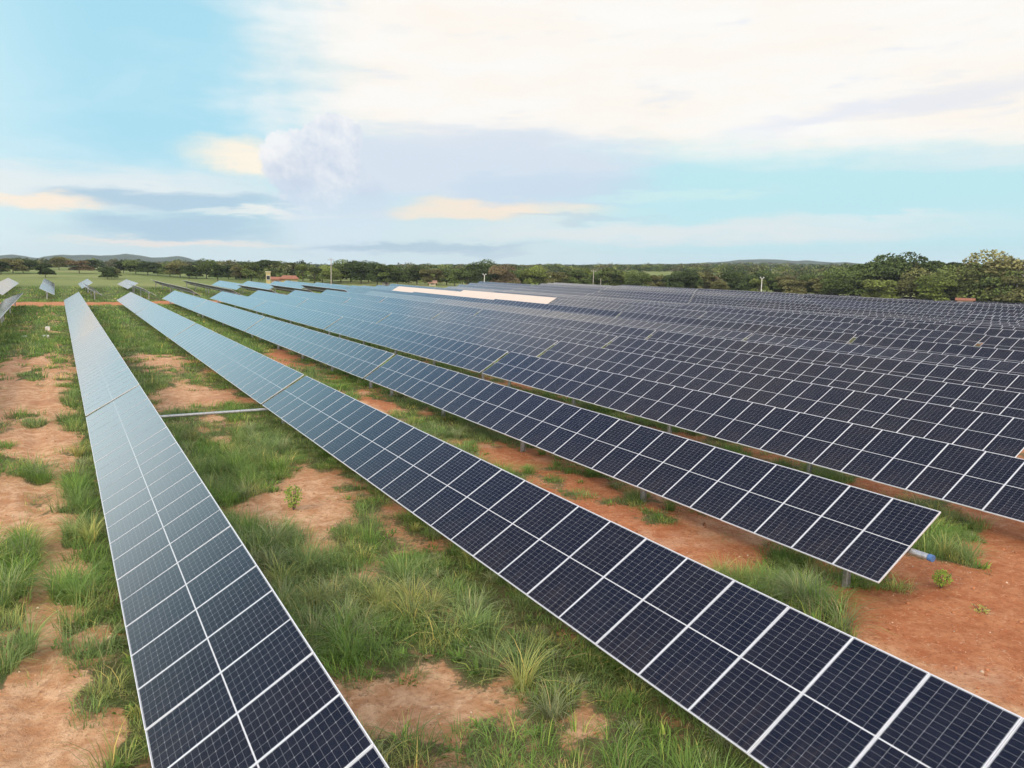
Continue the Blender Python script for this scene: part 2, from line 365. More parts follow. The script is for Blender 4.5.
def blob(X, Y, e):
    cx, cy, ax, ay, bx, by = e; dx, dy = X-cx, Y-cy; D = ax*by-ay*bx
    a = (dx*by-dy*bx)/D; b = (ax*dy-ay*dx)/D; return np.exp(-(a*a+b*b)**1.5*.9)
def cover(X, Y):          # 0 = bare soil, 1 = lush grass
    X, Y = np.asarray(X, float), np.asarray(Y, float)
    wx = X + 2.4*(fbm(X*.9, Y*.8, 71, 5)-.5); wy = Y + 3.6*(fbm(X*.9, Y*.7, 91, 5)-.5)
    base = .60 + .05*((X > 2.5) & (X < 8)) + .85*(fbm(X*.33, Y*.16, 3, 4)-.5) + .20*sm(Y, 40, 80) + 1.0*(fbm(X*1.2, Y*1.0, 13, 4)-.5)*(1-.6*sm(Y, 40, 90))
    base = base - .15*((X < .6) & (X > -4.3))*(1-sm(Y, 60, 95)) - .25*((X > 9.6) & (X < 14.5))*(1-sm(Y, 17, 24)) - .25*(X > 16)*(1-sm(Y, 16, 22))
    for tx in (-2.55, -.75):          # wheel ruts on the service lane
        base = base - .55*np.exp(-((wx-tx)/.26)**2)*((Y > 40) & (Y < 133))*(.35+.65*(fbm(X*0, Y*.12, 8, 2) > .42))
    base = base - .30*np.exp(-((wx+.05+.3*np.sin(Y/7))/.30)**2)*(Y < 55)
    for e in BARE: base = base - .62*blob(wx, wy, e)
    for e in GREEN: base = base + .85*blob(wx, wy, e)
    # red cross road at the end of the block
    ry = 137.5 + .10*(X-2) + sm(X, 8, 20)*4
    road = np.exp(-((wy-ry)/5.0)**4)*(1-sm(X, 55, 70))
    base = base - 1.1*road
    return base

def axis_pts(segs):
    out = []
    for a, b, st in segs: out += list(np.arange(a, b, st))
    return np.array(out + [segs[-1][1]])
def build_ground():
    xs = axis_pts([(-3900, -2500, 280), (-2500, -600, 90), (-600, -60, 15), (-60, -8, 2), (-8, 28, .16), (28, 70, 1.0), (70, 330, 5), (330, 1000, 25), (1000, 4000, 100)])
    ys = axis_pts([(-1600, -200, 350), (-200, -5, 12), (-5, 50, .3), (50, 100, .7), (100, 160, 1.2), (160, 330, 5), (330, 1000, 25), (1000, 4000, 100)])
    X, Y = np.meshgrid(xs, ys); Z = ground_h(X, Y)
    cv = cover(X, Y); near = (np.hypot(X, Y) < 60)
    Z = Z + near*((fbm(X*1.6, Y*1.6, 33, 4)-.5)*.10 + (fbm(X*.4, Y*.4, 21, 2)-.5)*.14)
    for tx in (-2.45, -.85, 11.3, 12.9): Z = Z - .09*np.exp(-((X-tx-.25*np.sin(Y/9))/.28)**2)*(Y < 135)
    V = to_world(np.stack([X, Y, Z], -1)).reshape(-1, 3)
    ny, nx = X.shape; i = np.arange(ny*nx).reshape(ny, nx)
    Fc = np.stack([i[:-1, :-1], i[:-1, 1:], i[1:, 1:], i[1:, :-1]], -1).reshape(-1, 4)
    m = bpy.data.materials.new('soil and grass'); m.use_nodes = True; N = NT(m.node_tree); t = m.node_tree
    b = t.nodes['Principled BSDF']; b.inputs['Roughness'].default_value = .95; b.inputs['Specular IOR Level'].default_value = .15
    at = N.n('ShaderNodeAttribute', attribute_name='cover').outputs['Fac']
    red = N.n('ShaderNodeAttribute', attribute_name='redness').outputs['Fac']
    pos = N.n('ShaderNodeTexCoord').outputs['Object']
    n1 = N.noise(pos, .35, 6, .6); n2 = N.noise(pos, 2.2, 7, .65, .5); n3 = N.noise(pos, 9, 6, .7); n4 = N.noise(pos, .012, 5, .55)
    sand = N.mix(N.sstep(n2, .35, .68), (.54, .275, .130), (.76, .49, .29))
    sand = N.mix(N.mul(N.sstep(n3, .46, .68), .65), sand, (.34, .165, .085))
    sand = N.mix(N.mul(N.sstep(n1, .5, .7), .55), sand, (.42, .19, .095))
    rs = N.mix(N.sstep(n2, .30, .75), (.43, .145, .058), (.58, .265, .125))
    rs = N.mix(N.mul(N.sstep(n1, .52, .68), .7), rs, (.70, .44, .27))
    rs = N.mix(N.mul(N.sstep(n3, .48, .70), .65), rs, (.27, .095, .045))
    rs = N.mix(N.mul(N.sstep(N.noise(pos, 5.0, 5, .7, 1.5), .56, .66), .5), rs, (.72, .45, .28))
    soil = N.mix(N.sstep(N.add(red, N.mul(N.sub(n1, .5), .9)), .3, .7), sand, rs)
    grs = N.mix(N.sstep(n2, .35, .7), (.085, .110, .034), (.145, .160, .055))
    litter = N.mix(N.sstep(n3, .3, .7), (.12, .10, .045), (.22, .165, .085))
    cov = N.add(at, N.add(N.mul(N.sub(n3, .5), .7), N.mul(N.sub(n2, .5), .7)))
    c = N.mix(N.sstep(cov, .36, .56), soil, litter)
    c = N.mix(N.sstep(cov, .50, .75), c, grs)
    # pasture beyond the plant
    dist = N.n('ShaderNodeAttribute', attribute_name='pasture').outputs['Fac']
    field = N.mix(N.sstep(n4, .35, .65), (.15, .20, .055), (.26, .27, .10))
    field = N.mix(N.mul(N.sstep(n1, .45, .7), .5), field, (.10, .15, .04))
    c = N.mix(dist, c, field)
    t.links.new(c, b.inputs['Base Color'])
    bp = N.n('ShaderNodeBump'); bp.inputs['Strength'].default_value = 1.0; bp.inputs['Distance'].default_value = .12
    t.links.new(N.add(N.mul(n2, .6), N.add(N.mul(n3, .5), N.mul(N.noise(pos, 30, 4, .7), .25))), bp.inputs['Height']); t.links.new(bp.outputs[0], b.inputs['Normal'])
    me = np_mesh('ground', V, Fc, [m], smooth=True)
    for nm, val in (('cover', cv), ('redness', np.clip(sm(X, 3.5, 13)*.75+.12 - .62*np.exp(-((X-12.9-.3*np.sin(Y/5))/.6)**2)*(Y < 40) + .5*(np.abs(Y-139) < 9), 0, 1)),
                    ('pasture', sm(Y, 205, 225) if False else np.maximum(sm(Y, 212, 232), sm(np.hypot(X, Y), 300, 340)))):
        a = me.attributes.new(nm, 'FLOAT', 'POINT'); a.data.foreach_set('value', val.ravel().astype(np.float32))
    o = link(bpy.data.objects.new('ground', me)); o['kind'] = 'structure'
build_ground()

def build_hills():
    prof = [(-45,40),(-40,62),(-36,48),(-33.5,62),(-31.6,75),(-30.4,60),(-29,78),(-27,70),(-25.5,82),(-23.8,66),(-22.4,74),(-21.4,50),(-19,38),(-16,30),(-10,24),(-4,22),(4,24),(10,26),(14,40),(17,56),(20,48),(24,28),(30,24),(40,30),(48,20)]
    az = np.linspace(-48, 50, 500); h = np.interp(az, [p[0] for p in prof], [p[1] for p in prof])
    h = h + 9*(fbm(az*1.1, az*0, 12, 5)-.5)
    rr = np.array([2500, 2700, 2900, 3100, 3300, 3500, 3700, 3900]); pf = np.array([0, .18, .5, .85, 1, .9, .5, 0])
    A, RR = np.meshgrid(np.radians(az)+YAW, rr); Hh = np.outer(pf, h)*.66
    Hh = Hh + 7*(fbm(A*60, RR/300, 4, 4)-.5)*pf[:, None] - 2*(pf[:, None] == 0)
    V = np.stack([np.sin(A)*RR, np.cos(A)*RR, Hh+2], -1).reshape(-1, 3)
    ny, nx = A.shape; i = np.arange(ny*nx).reshape(ny, nx)
    Fc = np.stack([i[:-1, :-1], i[1:, :-1], i[1:, 1:], i[:-1, 1:]], -1).reshape(-1, 4)
    m = mat('forested hills', (.045, .065, .03), .95, 0, .1, .4, .01)
    o = link(bpy.data.objects.new('hills', np_mesh('hills', V, Fc, [m], smooth=True))); o['kind'] = 'structure'
build_hills()

# ---------------------------------------------------------------- solar tracker tables
PITCHM, NM = 1.1386, 28
MW, ML, TH = 1.1316, 2.278, .035             # module width along the row, length across it, frame depth
def module_geo(mb, y0, cells_i=1, frame=True, sheet=True):
    x0, x1, y1 = -ML/2, ML/2, y0+MW; lip = .0125
    if frame:
        # top lip as four strips so that the glass lies inside the frame
        for a, b, c, d in ((x0, x1, y0, y0+lip), (x0, x1, y1-lip, y1), (x0, x0+lip, y0+lip, y1-lip), (x1-lip, x1, y0+lip, y1-lip)):
            mb.poly([(a,c,TH),(b,c,TH),(b,d,TH),(a,d,TH)], 0)
        for q in (((x0,y0),(x1,y0)), ((x1,y0),(x1,y1)), ((x1,y1),(x0,y1)), ((x0,y1),(x0,y0))):
            (ax_, ay_), (bx_, by_) = q; mb.poly([(ax_,ay_,0),(bx_,by_,0),(bx_,by_,TH),(ax_,ay_,TH)], 0)
        mb.poly([(x0,y0,.004),(x0,y1,.004),(x1,y1,.004),(x1,y0,.004)], 2)
    if sheet:
        a, b, c, d = x0+lip, x1-lip, y0+lip, y1-lip; L, W = b-a, d-c
        mb.poly([(a,c,TH-.003),(b,c,TH-.003),(b,d,TH-.003),(a,d,TH-.003)], cells_i, [(0,0),(L,0),(L,W),(0,W)])
MATS = [alu, cells, back_m]
def proto(fr, sh):
    mb = MB(); module_geo(mb, 0, 1, fr, sh); return mb.mesh('solar_panel' if fr else 'cell_sheet', MATS)
me_full, me_frame, me_sheet = proto(True, True), proto(True, False), proto(False, True)
def array_mesh(seed):
    mb = MB(); rnd = random.Random(seed); vals = []
    for k in range(NM):
        n0 = len(mb.f); module_geo(mb, k*PITCHM+.003); vals += [rnd.random()]*(len(mb.f)-n0)
    me = mb.mesh('panel_array', MATS); a = me.attributes.new('rnd', 'FLOAT', 'FACE'); a.data.foreach_set('value', vals); return me
me_arrays = [array_mesh(s) for s in range(4)]
cream_glare = mat('cream painted glare', (.64, .53, .44), .7, 0, .5, .03, 1)  # cream colour painted over the cells in place of glare
me_cream = me_arrays[0].copy(); me_cream.name = 'panel_array'; me_cream.materials[1] = cream_glare; me_cream.materials[0] = mat('cream glare seams', (.52, .44, .37), .7)  # frames tinted to go with the painted glare
TL = NM*PITCHM
mb = MB(); mb.tube([(0, -.12, 0), (0, TL+.12, 0)], .066, 10); me_tube = mb.mesh('torque_tube', [galv])
mb = MB()
for k in range(NM+1):
    y = min(max(k*PITCHM-.0, .03), TL-.03); mb.box(-.45, .45, y-.02, y+.02, -.052, -.004)
me_rail = mb.mesh('clamp_rail', [galv])
mb = MB()                                     # I-section driven post with its bearing head, origin at the ground
mb.box(-.075, .075, -.004, .004, -.4, AX-.16); mb.box(-.080, -.074, -.05, .05, -.4, AX-.16); mb.box(.074, .080, -.05, .05, -.4, AX-.16)
mb.box(-.13, .13, -.03, .03, AX-.20, AX-.072); me_post = mb.mesh('support_post', [galv])
mb = MB()
for y in (1.52, 16.3, 30.4):
    mb.box(-.075, .075, y-.05, y+.05, -.4, AX-.16); mb.box(-.13, .13, y-.03, y+.03, AX-.20, AX-.072)
me_posts_far = mb.mesh('support_posts', [galv])
POSTY = (1.52, 8.9, 16.3, 23.7, 30.4)
mb = MB(); mb.box(-.16, .16, -.14, .14, -.24, .12); mb.box(-.09, .09, .14, .34, -.16, -.02); me_drive = mb.mesh('slew_drive', [galv_dark])

ORD = ['zeroth','first','second','third','fourth','fifth','sixth','seventh','eighth','ninth','tenth','eleventh','twelfth','thirteenth','fourteenth','fifteenth','sixteenth','seventeenth','eighteenth','nineteenth','twentieth']
def ordn(n):
    if n <= 20: return ORD[n]
    tens = ['','','twenty','thirty','forty','fifty','sixty','seventy','eighty','ninety']
    t_, u_ = divmod(n, 10)
    if u_ == 0: return tens[t_][:-1]+'ieth'
    return tens[t_]+'-'+ORD[u_]

def px_of(P):
    W = to_world(np.array(P, float)) - cam_pos; z = W @ fw
    return (512+F_PX*(W@r0)/z, 384-F_PX*(W@u0)/z) if z > .5 else None
def in_view(X, Y0, Z=1.3, mx=60):
    for y in np.linspace(Y0, Y0+TL, 12):
        q = px_of((X, y, Z))
        if q and -mx < q[0] < 1024+mx and -20 < q[1] < 768+60: return True
    return False
X0A, PR = 1.773, 6.94
ROWX = {0: 1.773, 1: 8.575, 2: 15.44, 3: 22.59}
def row_x(k): return ROWX.get(k, X0A + k*PR)
START = {-5: 3, -4: 3, -3: 3, -2: 3, -1: 3, 0: 2.9, 1: 3.4, 2: 9.92, 3: 9.7, 4: 15.0, 5: 17.4, 6: 21.2, 7: 17.0, 8: 12.0, 9: 5.2}
TILT = {0: 31.8, 1: 32.0, 2: 33.8, 3: 31.5, 4: 31.5, 5: 32, 6: 33, 7: 27, 8: 34, 9: 30}
rng = random.Random(7)
n_tab = [0, 0, 0]
def table(k, Y0, tilt, label, group, X=None, dz=0.0, cream=False):
    X = row_x(k) if X is None else X
    if not in_view(X, Y0): return None
    yc = Y0+TL/2; zc = float(und(X, yc)) + dz
    near = min(math.hypot(X, y) for y in (Y0, Y0+8, Y0+16, Y0+24, Y0+TL) if True)
    tilt = tilt + rng.uniform(-1.5, 1.5)
    t = thing('solar_tracker', label, 'solar tracker', X, Y0, zc, 0, group)
    th = -R(tilt)
    def child(name, me, loc, rot=0.0, parent=t):
        o = bpy.data.objects.new(name, me); link(o, parent); o.location = loc; o.rotation_euler = (0, rot, 0); return o
    s, c = math.sin(-th), math.cos(th)
    child('torque_tube', me_tube, (0, 0, AX))
    lift = .118
    if near < 62:
        n_tab[0] += 1
        for y in POSTY: child('support_post', me_post, (0, y, 0))
        child('slew_drive', me_drive, (0, POSTY[2], AX-.1))
        for m_ in range(NM):
            y = m_*PITCHM+.003
            j = th + R(rng.uniform(-.35, .35))
            p = child('solar_panel', me_frame if near < 38 else me_full, (-s*lift, y, AX+c*lift), j)
            if near < 38: child('cell_sheet', me_sheet, (0, 0, 0), 0, p)
    else:
        n_tab[1] += 1
        child('support_posts', me_posts_far, (0, 0, 0))
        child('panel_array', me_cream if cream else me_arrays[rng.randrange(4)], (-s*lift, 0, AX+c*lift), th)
    return t

LEFTMOST = -3
def row_name(k): return ordn(k-LEFTMOST+1) if k >= LEFTMOST else 'outer'
GR = 'solar tracker tables in parallel rows'
KMAX = 34
cnt = {}
def field_edge(X):      # far limit of the plant
    return float(np.interp(X, [-40, 10, 60, 100, 163, 187, 230, 245], [212, 212, 214, 200, 185, 166, 136, 120]))
for k in range(-5, KMAX):
    X = row_x(k); st = START.get(k)
    if st is None: st = 8.0 + (k*7.3) % 32 - 32
    tl = TILT.get(k, 31.5 + rng.uniform(-2.5, 2.5) - (4 if k in (13, 18, 19) else 0))
    if k < 0: tl = 23
    Y0 = st; n = 0; first = True
    end_block = st+4*(TL+.34) if k < 8 else 1e9
    nth = 0; poss = []
    while Y0 < field_edge(X)-6:
        if Y0+1 >= end_block and Y0 < end_block+5: Y0 = 147.5 if k < 6 else 148+ (k-6)*.8
        poss.append(Y0); Y0 += TL+.34
    vis = [y for y in poss if in_view(X, y)]
    for i, Y0 in enumerate(vis):
        tt = tl; back = Y0 > 144 and k < 8
        XX = X
        if back:
            XX = X-3.3 if k < 2 else X-2.0
            if Y0 < 170: tt = -30 + rng.uniform(-3, 3)
            else: tt = -30 if (k <= 0 or 3 <= k <= 4) else 30
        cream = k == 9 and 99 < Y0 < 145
        strict = in_view(XX, Y0, mx=-1)
        d_ = np.array([XX, Y0+16, AX-HC]); d_ /= np.linalg.norm(d_)
        cth = math.sin(R(tt))*d_[0] - math.cos(R(tt))*d_[2]
        look = 'pale blue' if cth < .25 else 'slate blue' if cth < .37 else 'dark navy'
        if cream: look = 'glare-painted cream white'
        if not strict:
            lab = f'{look} solar tracker table just past the frame edge in {ordn(k+7)} row'
        elif back:
            if Y0 < 170: look = 'steep pale' if k < 1 else 'grey backed'
            lab = f"{look} solar table behind the dirt road, {'front' if Y0 < 170 else 'farther'} one in {ordn(k+3)} rear row from left"
        else:
            lab = f"{look} solar tracker table, {('nearest','second nearest','third nearest','fourth nearest','fifth nearest','sixth nearest','seventh nearest')[nth]} in {ordn(k+2)} row from the left edge"; nth += 1
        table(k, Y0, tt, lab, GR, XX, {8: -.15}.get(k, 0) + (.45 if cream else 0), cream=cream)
        cnt[k] = cnt.get(k, 0)+1
print('tables near/far', n_tab, 'per row', cnt)

# the long drive shaft that crosses the aisle between the two nearest rows
mb = MB(); mb.tube([(2.0, 34.95, AX-.66), (8.3, 34.95, AX-.62)], .06, 10)
mb.box(1.78, 2.02, 34.85, 35.05, -.3, AX-.5); mb.box(8.3, 8.5, 34.85, 35.05, -.3, AX-.5)
o = place(tag(mb.build('drive_shaft', galv), 'long grey steel tube crossing the grass between the two nearest full rows', 'drive shaft'), 0, 0)
# blue cap on the free end of the third row's tube
for o in list(C.objects):
    pass
def cap_on(row_x_, Y0):
    for t in C.objects:
        if t.name.startswith('solar_tracker') and t.type == 'EMPTY':
            loc = PM.inverted() @ t.matrix_world.translation
            if abs(loc.x-row_x_) < .1 and abs(loc.y-Y0) < .1:
                m = MB(); m.tube([(0, -.36, AX), (0, -.10, AX)], .066, 14); m.build('tube_stub', galv, t)
                m = MB(); m.tube([(0, -.47, AX), (0, -.375, AX)], .075, 14); m.build('end_cap', blue_cap, t)
                t['label'] = 'dark navy solar table with open near end and blue capped tube over red soil'
cap_on(15.44, 9.92)
# two pale marker blocks and a slab in the lane at far left
for nm, lab, X, Y, sx, sy, sz in (('concrete_block', 'white concrete block in the grassy lane, farther of two beside the wheel track', -1.0, 89, .38, .38, .3),
                             ('concrete_slab', 'flat pale slab lying in the right wheel track of left lane', -1.1, 81.3, .55, .6, .12),
                             ('concrete_slab', 'small pale slab lying in the left wheel track of left lane', -2.7, 81.7, .35, .4, .09)):
    m = MB(); m.box(-sx/2, sx/2, -sy/2, sy/2, -.05, sz); m.box(-sx/2+.05, sx/2-.05, -sy/2+.05, sy/2-.05, sz, sz+.03)
    place(tag(m.build(nm, white_p), lab, 'concrete block'), X, Y)

# ---------------------------------------------------------------- grass
nr = np.random.default_rng(11)
def tufts(P, H, nb, wid, seg, spread, tone, droop=1.0):
    """P (n,3) bases in plant coords, H heights; returns verts, quads, colours"""
    n = len(P); K = n*nb
    base = np.repeat(P, nb, 0); h = np.repeat(H, nb)*nr.uniform(.55, 1.1, K)
    a = nr.uniform(0, 2*np.pi, K); rad = np.repeat(spread, nb)*np.sqrt(nr.uniform(0, 1, K))
    base = base + np.stack([np.cos(a)*rad, np.sin(a)*rad, np.zeros(K)], 1)
    a2 = a + nr.normal(0, .7, K); lean = nr.uniform(.30, 1.35, K)*droop
    dirv = np.stack([np.cos(a2), np.sin(a2)], 1); side = np.stack([-np.sin(a2), np.cos(a2)], 1)
    w = nr.uniform(.7, 1.3, K)*np.repeat(wid, nb)
    rows = []
    for s in range(seg+1):
        t = s/seg; out = h*lean*(t**1.7)*.95; z = h*(t - .38*lean*t**2.6*1.2)
        ww = w*(1-t)**.7*.5 if s < seg else w*.06
        c = base + np.stack([dirv[:, 0]*out, dirv[:, 1]*out, z], 1)
        o = np.stack([side[:, 0]*ww, side[:, 1]*ww, np.zeros(K)], 1)
        rows += [c-o, c+o]
    V = np.stack(rows, 1).reshape(-1, 3); m = 2*(seg+1)
    b = (np.arange(K)*m)[:, None]
    Q = np.concatenate([b+np.array([[2*s, 2*s+1, 2*s+3, 2*s+2]]) for s in range(seg)], 1).reshape(-1, 4)
    col = np.repeat(tone, nb, 0)*nr.uniform(.7, 1.3, (K, 1))
    dry = nr.uniform(0, 1, K) < .07; col[dry] = col[dry]*np.array([2.2, 1.6, 1.6])
    col = np.repeat(col, seg, 0)
    return V, Q, col
def tones(X, Y, extra=0):
    n = len(X); f = fbm(X*.45, Y*.45, 55, 3); g = nr.uniform(0, 1, n)
    lush, blue, yel = np.array([.195, .325, .068]), np.array([.235, .325, .115]), np.array([.42, .44, .14])
    w = np.clip((f-.35)*3+ (g-.5)*.9, 0, 1)[:, None]
    c = lush*(1-w)+blue*w
    y = (g > .86)[:, None]; return np.where(y, yel, c)*nr.uniform(.8, 1.25, (n, 1))
def scatter(x0, x1, y0, y1, dens, thr, near_fn=None):
    n = int((x1-x0)*(y1-y0)*dens); X = nr.uniform(x0, x1, n); Y = nr.uniform(y0, y1, n)
    c = cover(X, Y) + nr.normal(0, .10, n); k = c > thr; return X[k], Y[k], c[k]
def visible(X, Y, m=30):
    W = to_world(np.stack([X, Y, np.zeros_like(X)], 1)) - cam_pos; z = W @ fw
    u = 512+F_PX*(W@r0)/np.maximum(z, .1); v = 384-F_PX*(W@u0)/np.maximum(z, .1)
    return (z > 1) & (u > -m*2) & (u < 1024+m*2) & (v < 768+m*4)
def grass():
    parts = []
    def add(zone, dens, thr, nb, wid, seg, hs, sp, tone=None):
        X, Y, c = scatter(*zone, dens, thr); k = visible(X, Y); X, Y, c = X[k], Y[k], c[k]
        if not len(X): return
        lush = np.clip((c-thr)*2.2, 0, 1)
        H = (hs[0] + (hs[1]-hs[0])*lush)*nr.uniform(.6, 1.25, len(X))
        # under the low edge of a table the grass stays short
        for k_ in range(-3, 8):
            d = X-row_x(k_); st = START.get(k_, 3)
            und_ = (np.abs(d) < 1.3) & (Y > st)
            H = np.where(und_, np.minimum(H, np.clip(.50+(d)*.45, .22, 1.0)), H)
        Z = ground_h(X, Y) + (np.hypot(X, Y) < 60)*((fbm(X*1.6, Y*1.6, 33, 4)-.5)*.10 + (fbm(X*.4, Y*.4, 21, 2)-.5)*.14); P = np.stack([X, Y, Z-.02], 1)
        parts.append(tufts(P, H, nb, np.full(len(X), wid), seg, np.full(len(X), sp), tones(X, Y) if tone is None else np.tile(tone, (len(X), 1))*nr.uniform(.7, 1.2, (len(X), 1))))
    # near: long arching blades, short sward, dry stalks and litter
    dry = np.array([.46, .38, .21])
    add((-3.5, 27, 6, 34), .9, .60, 95, .017, 4, (.75, 1.05), .12)
    add((-3.5, 27, 6, 34), .5, .52, 80, .016, 4, (.55, .85), .12, np.array([.36, .41, .20]))
    add((-3.5, 27, 6, 30), 6.5, .46, 46, .015, 3, (.25, .78), .26)
    add((-3.5, 27, 6, 30), 9.0, .30, 14, .010, 2, (.07, .20), .25)
    add((-3.5, 27, 6, 30), 8.0, .24, 9, .009, 2, (.05, .14), .25, dry)
    add((-3.5, 27, 6, 30), 1.6, .40, 16, .05, 2, (.12, .30), .16, np.array([.20, .33, .07]))
    add((-3.5, 27, 6, 30), 1.3, .52, 4, .008, 3, (.75, 1.15), .10, dry)
    add((-5, 30, 30, 52), 4.5, .44, 30, .024, 2, (.22, .74), .32)
    add((-5, 30, 30, 52), 5.0, .30, 12, .018, 2, (.08, .22), .30)
    add((-5, 30, 30, 52), 2.5, .20, 6, .016, 1, (.05, .10), .30, dry)
    add((-9, 46, 52, 92), 2.4, .42, 20, .045, 2, (.22, .62), .42)
    add((-9, 46, 52, 92), 2.0, .30, 8, .035, 1, (.08, .2), .42)
    add((-16, 60, 92, 150), 1.4, .40, 14, .08, 2, (.22, .60), .6)
    add((-24, 120, 150, 215), .4, .40, 12, .13, 1, (.25, .60), .9)
    # each clump of long grass that leans over the bare soil
    V, Q, Cc, off = [], [], [], 0
    for v, q, c in parts: V.append(v); Q.append(q+off); Cc.append(c); off += len(v)
    V = to_world(np.concatenate(V)); Q = np.concatenate(Q); Cc = np.concatenate(Cc)
    print('grass quads', len(Q))
    me = np_mesh('grass', V, Q, [grass_m], Cc)
    link(tag(bpy.data.objects.new('grass', me), 'long green grass growing in patches between and under the rows', 'grass', kind='stuff'))
grass()
def clods():
    n = 26000; X = nr.uniform(-3.5, 26, n); Y = nr.uniform(6, 42, n); k = (cover(X, Y)+nr.normal(0, .1, n) < .5) & visible(X, Y); X, Y = X[k], Y[k]; n = len(X)
    r = nr.lognormal(-4.35, .55, n).clip(.005, .06)
    base = np.array([[1,0,0],[0,1,0],[-1,0,0],[0,-1,0],[0,0,.8],[0,0,-.6]])
    V = base[None]*nr.uniform(.6, 1.3, (n, 6, 3))*r[:, None, None]
    a = nr.uniform(0, 6.28, n); ca, sa = np.cos(a)[:, None], np.sin(a)[:, None]
    V = np.stack([V[..., 0]*ca-V[..., 1]*sa, V[..., 0]*sa+V[..., 1]*ca, V[..., 2]], -1)
    Z = ground_h(X, Y) + (fbm(X*1.6, Y*1.6, 33, 4)-.5)*.10 + (fbm(X*.4, Y*.4, 21, 2)-.5)*.14
    V = V + np.stack([X, Y, Z+r*.2], 1)[:, None]
    T = np.array([[0,1,4],[1,2,4],[2,3,4],[3,0,4],[1,0,5],[2,1,5],[3,2,5],[0,3,5]])
    Q = (np.arange(n)*6)[:, None, None]+T[None]
    w = sm(X, 2, 12)[:, None]; c = np.array([.52, .30, .16])*(1-w)+np.array([.46, .19, .09])*w
    lt = nr.uniform(0, 1, (n, 1)) < .12; c = np.where(lt, np.array([.66, .50, .36]), c)*nr.uniform(.7, 1.2, (n, 1))
    me = np_mesh('soil_clods', to_world(V.reshape(-1, 3)), Q.reshape(-1, 3), [wood_m], np.repeat(c, 8, 0), n=3)
    link(tag(bpy.data.objects.new('soil_clods', me), 'small clods and stones strewn on the bare red soil', 'soil clods', kind='stuff'))
clods()

def clump(name, label, cat, X, Y, H, nb, spread, tone, wid=.012, n=1, seg=4, droop=1.0):
    P = np.stack([nr.normal(0, spread*.6, n), nr.normal(0, spread*.6, n), np.zeros(n)], 1)
    V, Q, c = tufts(P, np.full(n, H)*nr.uniform(.7, 1.1, n), nb, np.full(n, wid), seg, np.full(n, .12), np.tile(np.array(tone), (n, 1)), droop)
    place(tag(link(bpy.data.objects.new(name, np_mesh(name, V, Q, [grass_m], c))), label, cat), X, Y, gz(X, Y))
clump('grass_clump', 'big rounded tussock of drooping grass on red soil above the nearest wide row', 'grass clump', 13.55, 11.25, .95, 130, .55, (.27, .33, .16), n=9)
clump('grass_clump', 'yellow green grass tussock left of the big rounded tussock on red soil', 'grass clump', 13.1, 12.6, .75, 110, .6, (.34, .40, .12), n=7)
clump('weed', 'tall light green weed poking up in the gap beside the fourth long row', 'weed', 23.6-4.2, 37.8-1.0, 1.5, 70, .3, (.26, .36, .13), n=4, wid=.03)
def bush(label, X, Y, H, tone, n=260, leaf=.07, rad=.28):
    t = thing('bush', label, 'bush', X, Y, gz(X, Y))
    m = MB(); rr = random.Random(int(X*100))
    for k in range(7):
        a = rr.uniform(0, 6.28); l = rr.uniform(.1, rad); m.tube([(0, 0, -.05), (math.cos(a)*l*.5, math.sin(a)*l*.5, H*.5), (math.cos(a)*l, math.sin(a)*l, H*.9)], [.012, .008, .004], 5)
    m.build('stem', bark, t)
    c = nr.normal(0, 1, (n, 3)); c /= np.linalg.norm(c, axis=1)[:, None]; c *= nr.uniform(.3, 1, (n, 1))**.6
    c = c*np.array([rad, rad, H*.48]) + np.array([0, 0, H*.55])
    V, Q, cc = leaves(c, np.full(n, leaf), np.array(tone)); link(bpy.data.objects.new('foliage', np_mesh('foliage', V, Q, [grass_m], cc)), t)

# ---------------------------------------------------------------- leaves and trees
def leaves(c, size, tone, squash=.7):
    n = len(c); nrm = nr.normal(0, 1, (n, 3)) + np.array([0, 0, .5]); nrm /= np.linalg.norm(nrm, axis=1)[:, None]
    t = np.cross(nrm, nr.normal(0, 1, (n, 3))); t /= np.linalg.norm(t, axis=1)[:, None]+1e-9; b = np.cross(nrm, t)
    s = size[:, None]; k = nr.uniform(.5, 1, (n, 1))
    V = np.stack([c-t*s*.5, c-b*s*.35*k, c+t*s*.5, c+b*s*.35*k], 1).reshape(-1, 3)
    Q = np.arange(4*n).reshape(n, 4); col = np.tile(tone, (n, 1))*nr.uniform(.65, 1.35, (n, 1)) if np.ndim(tone) == 1 else tone
    return V, Q, col
bush('small bright green bush on bare soil between the two nearest rows', 5.6, 22.4, .75, (.32, .47, .09), 420)
bush('small lime green bush on red soil at the right edge', 17.4, 10.4, .42, (.36, .52, .09), 340, .06, .22)
bush('low yellow green weed patch lying on red soil below the lime bush', 16.9, 9.2, .12, (.50, .52, .15), 60, .06, .22)

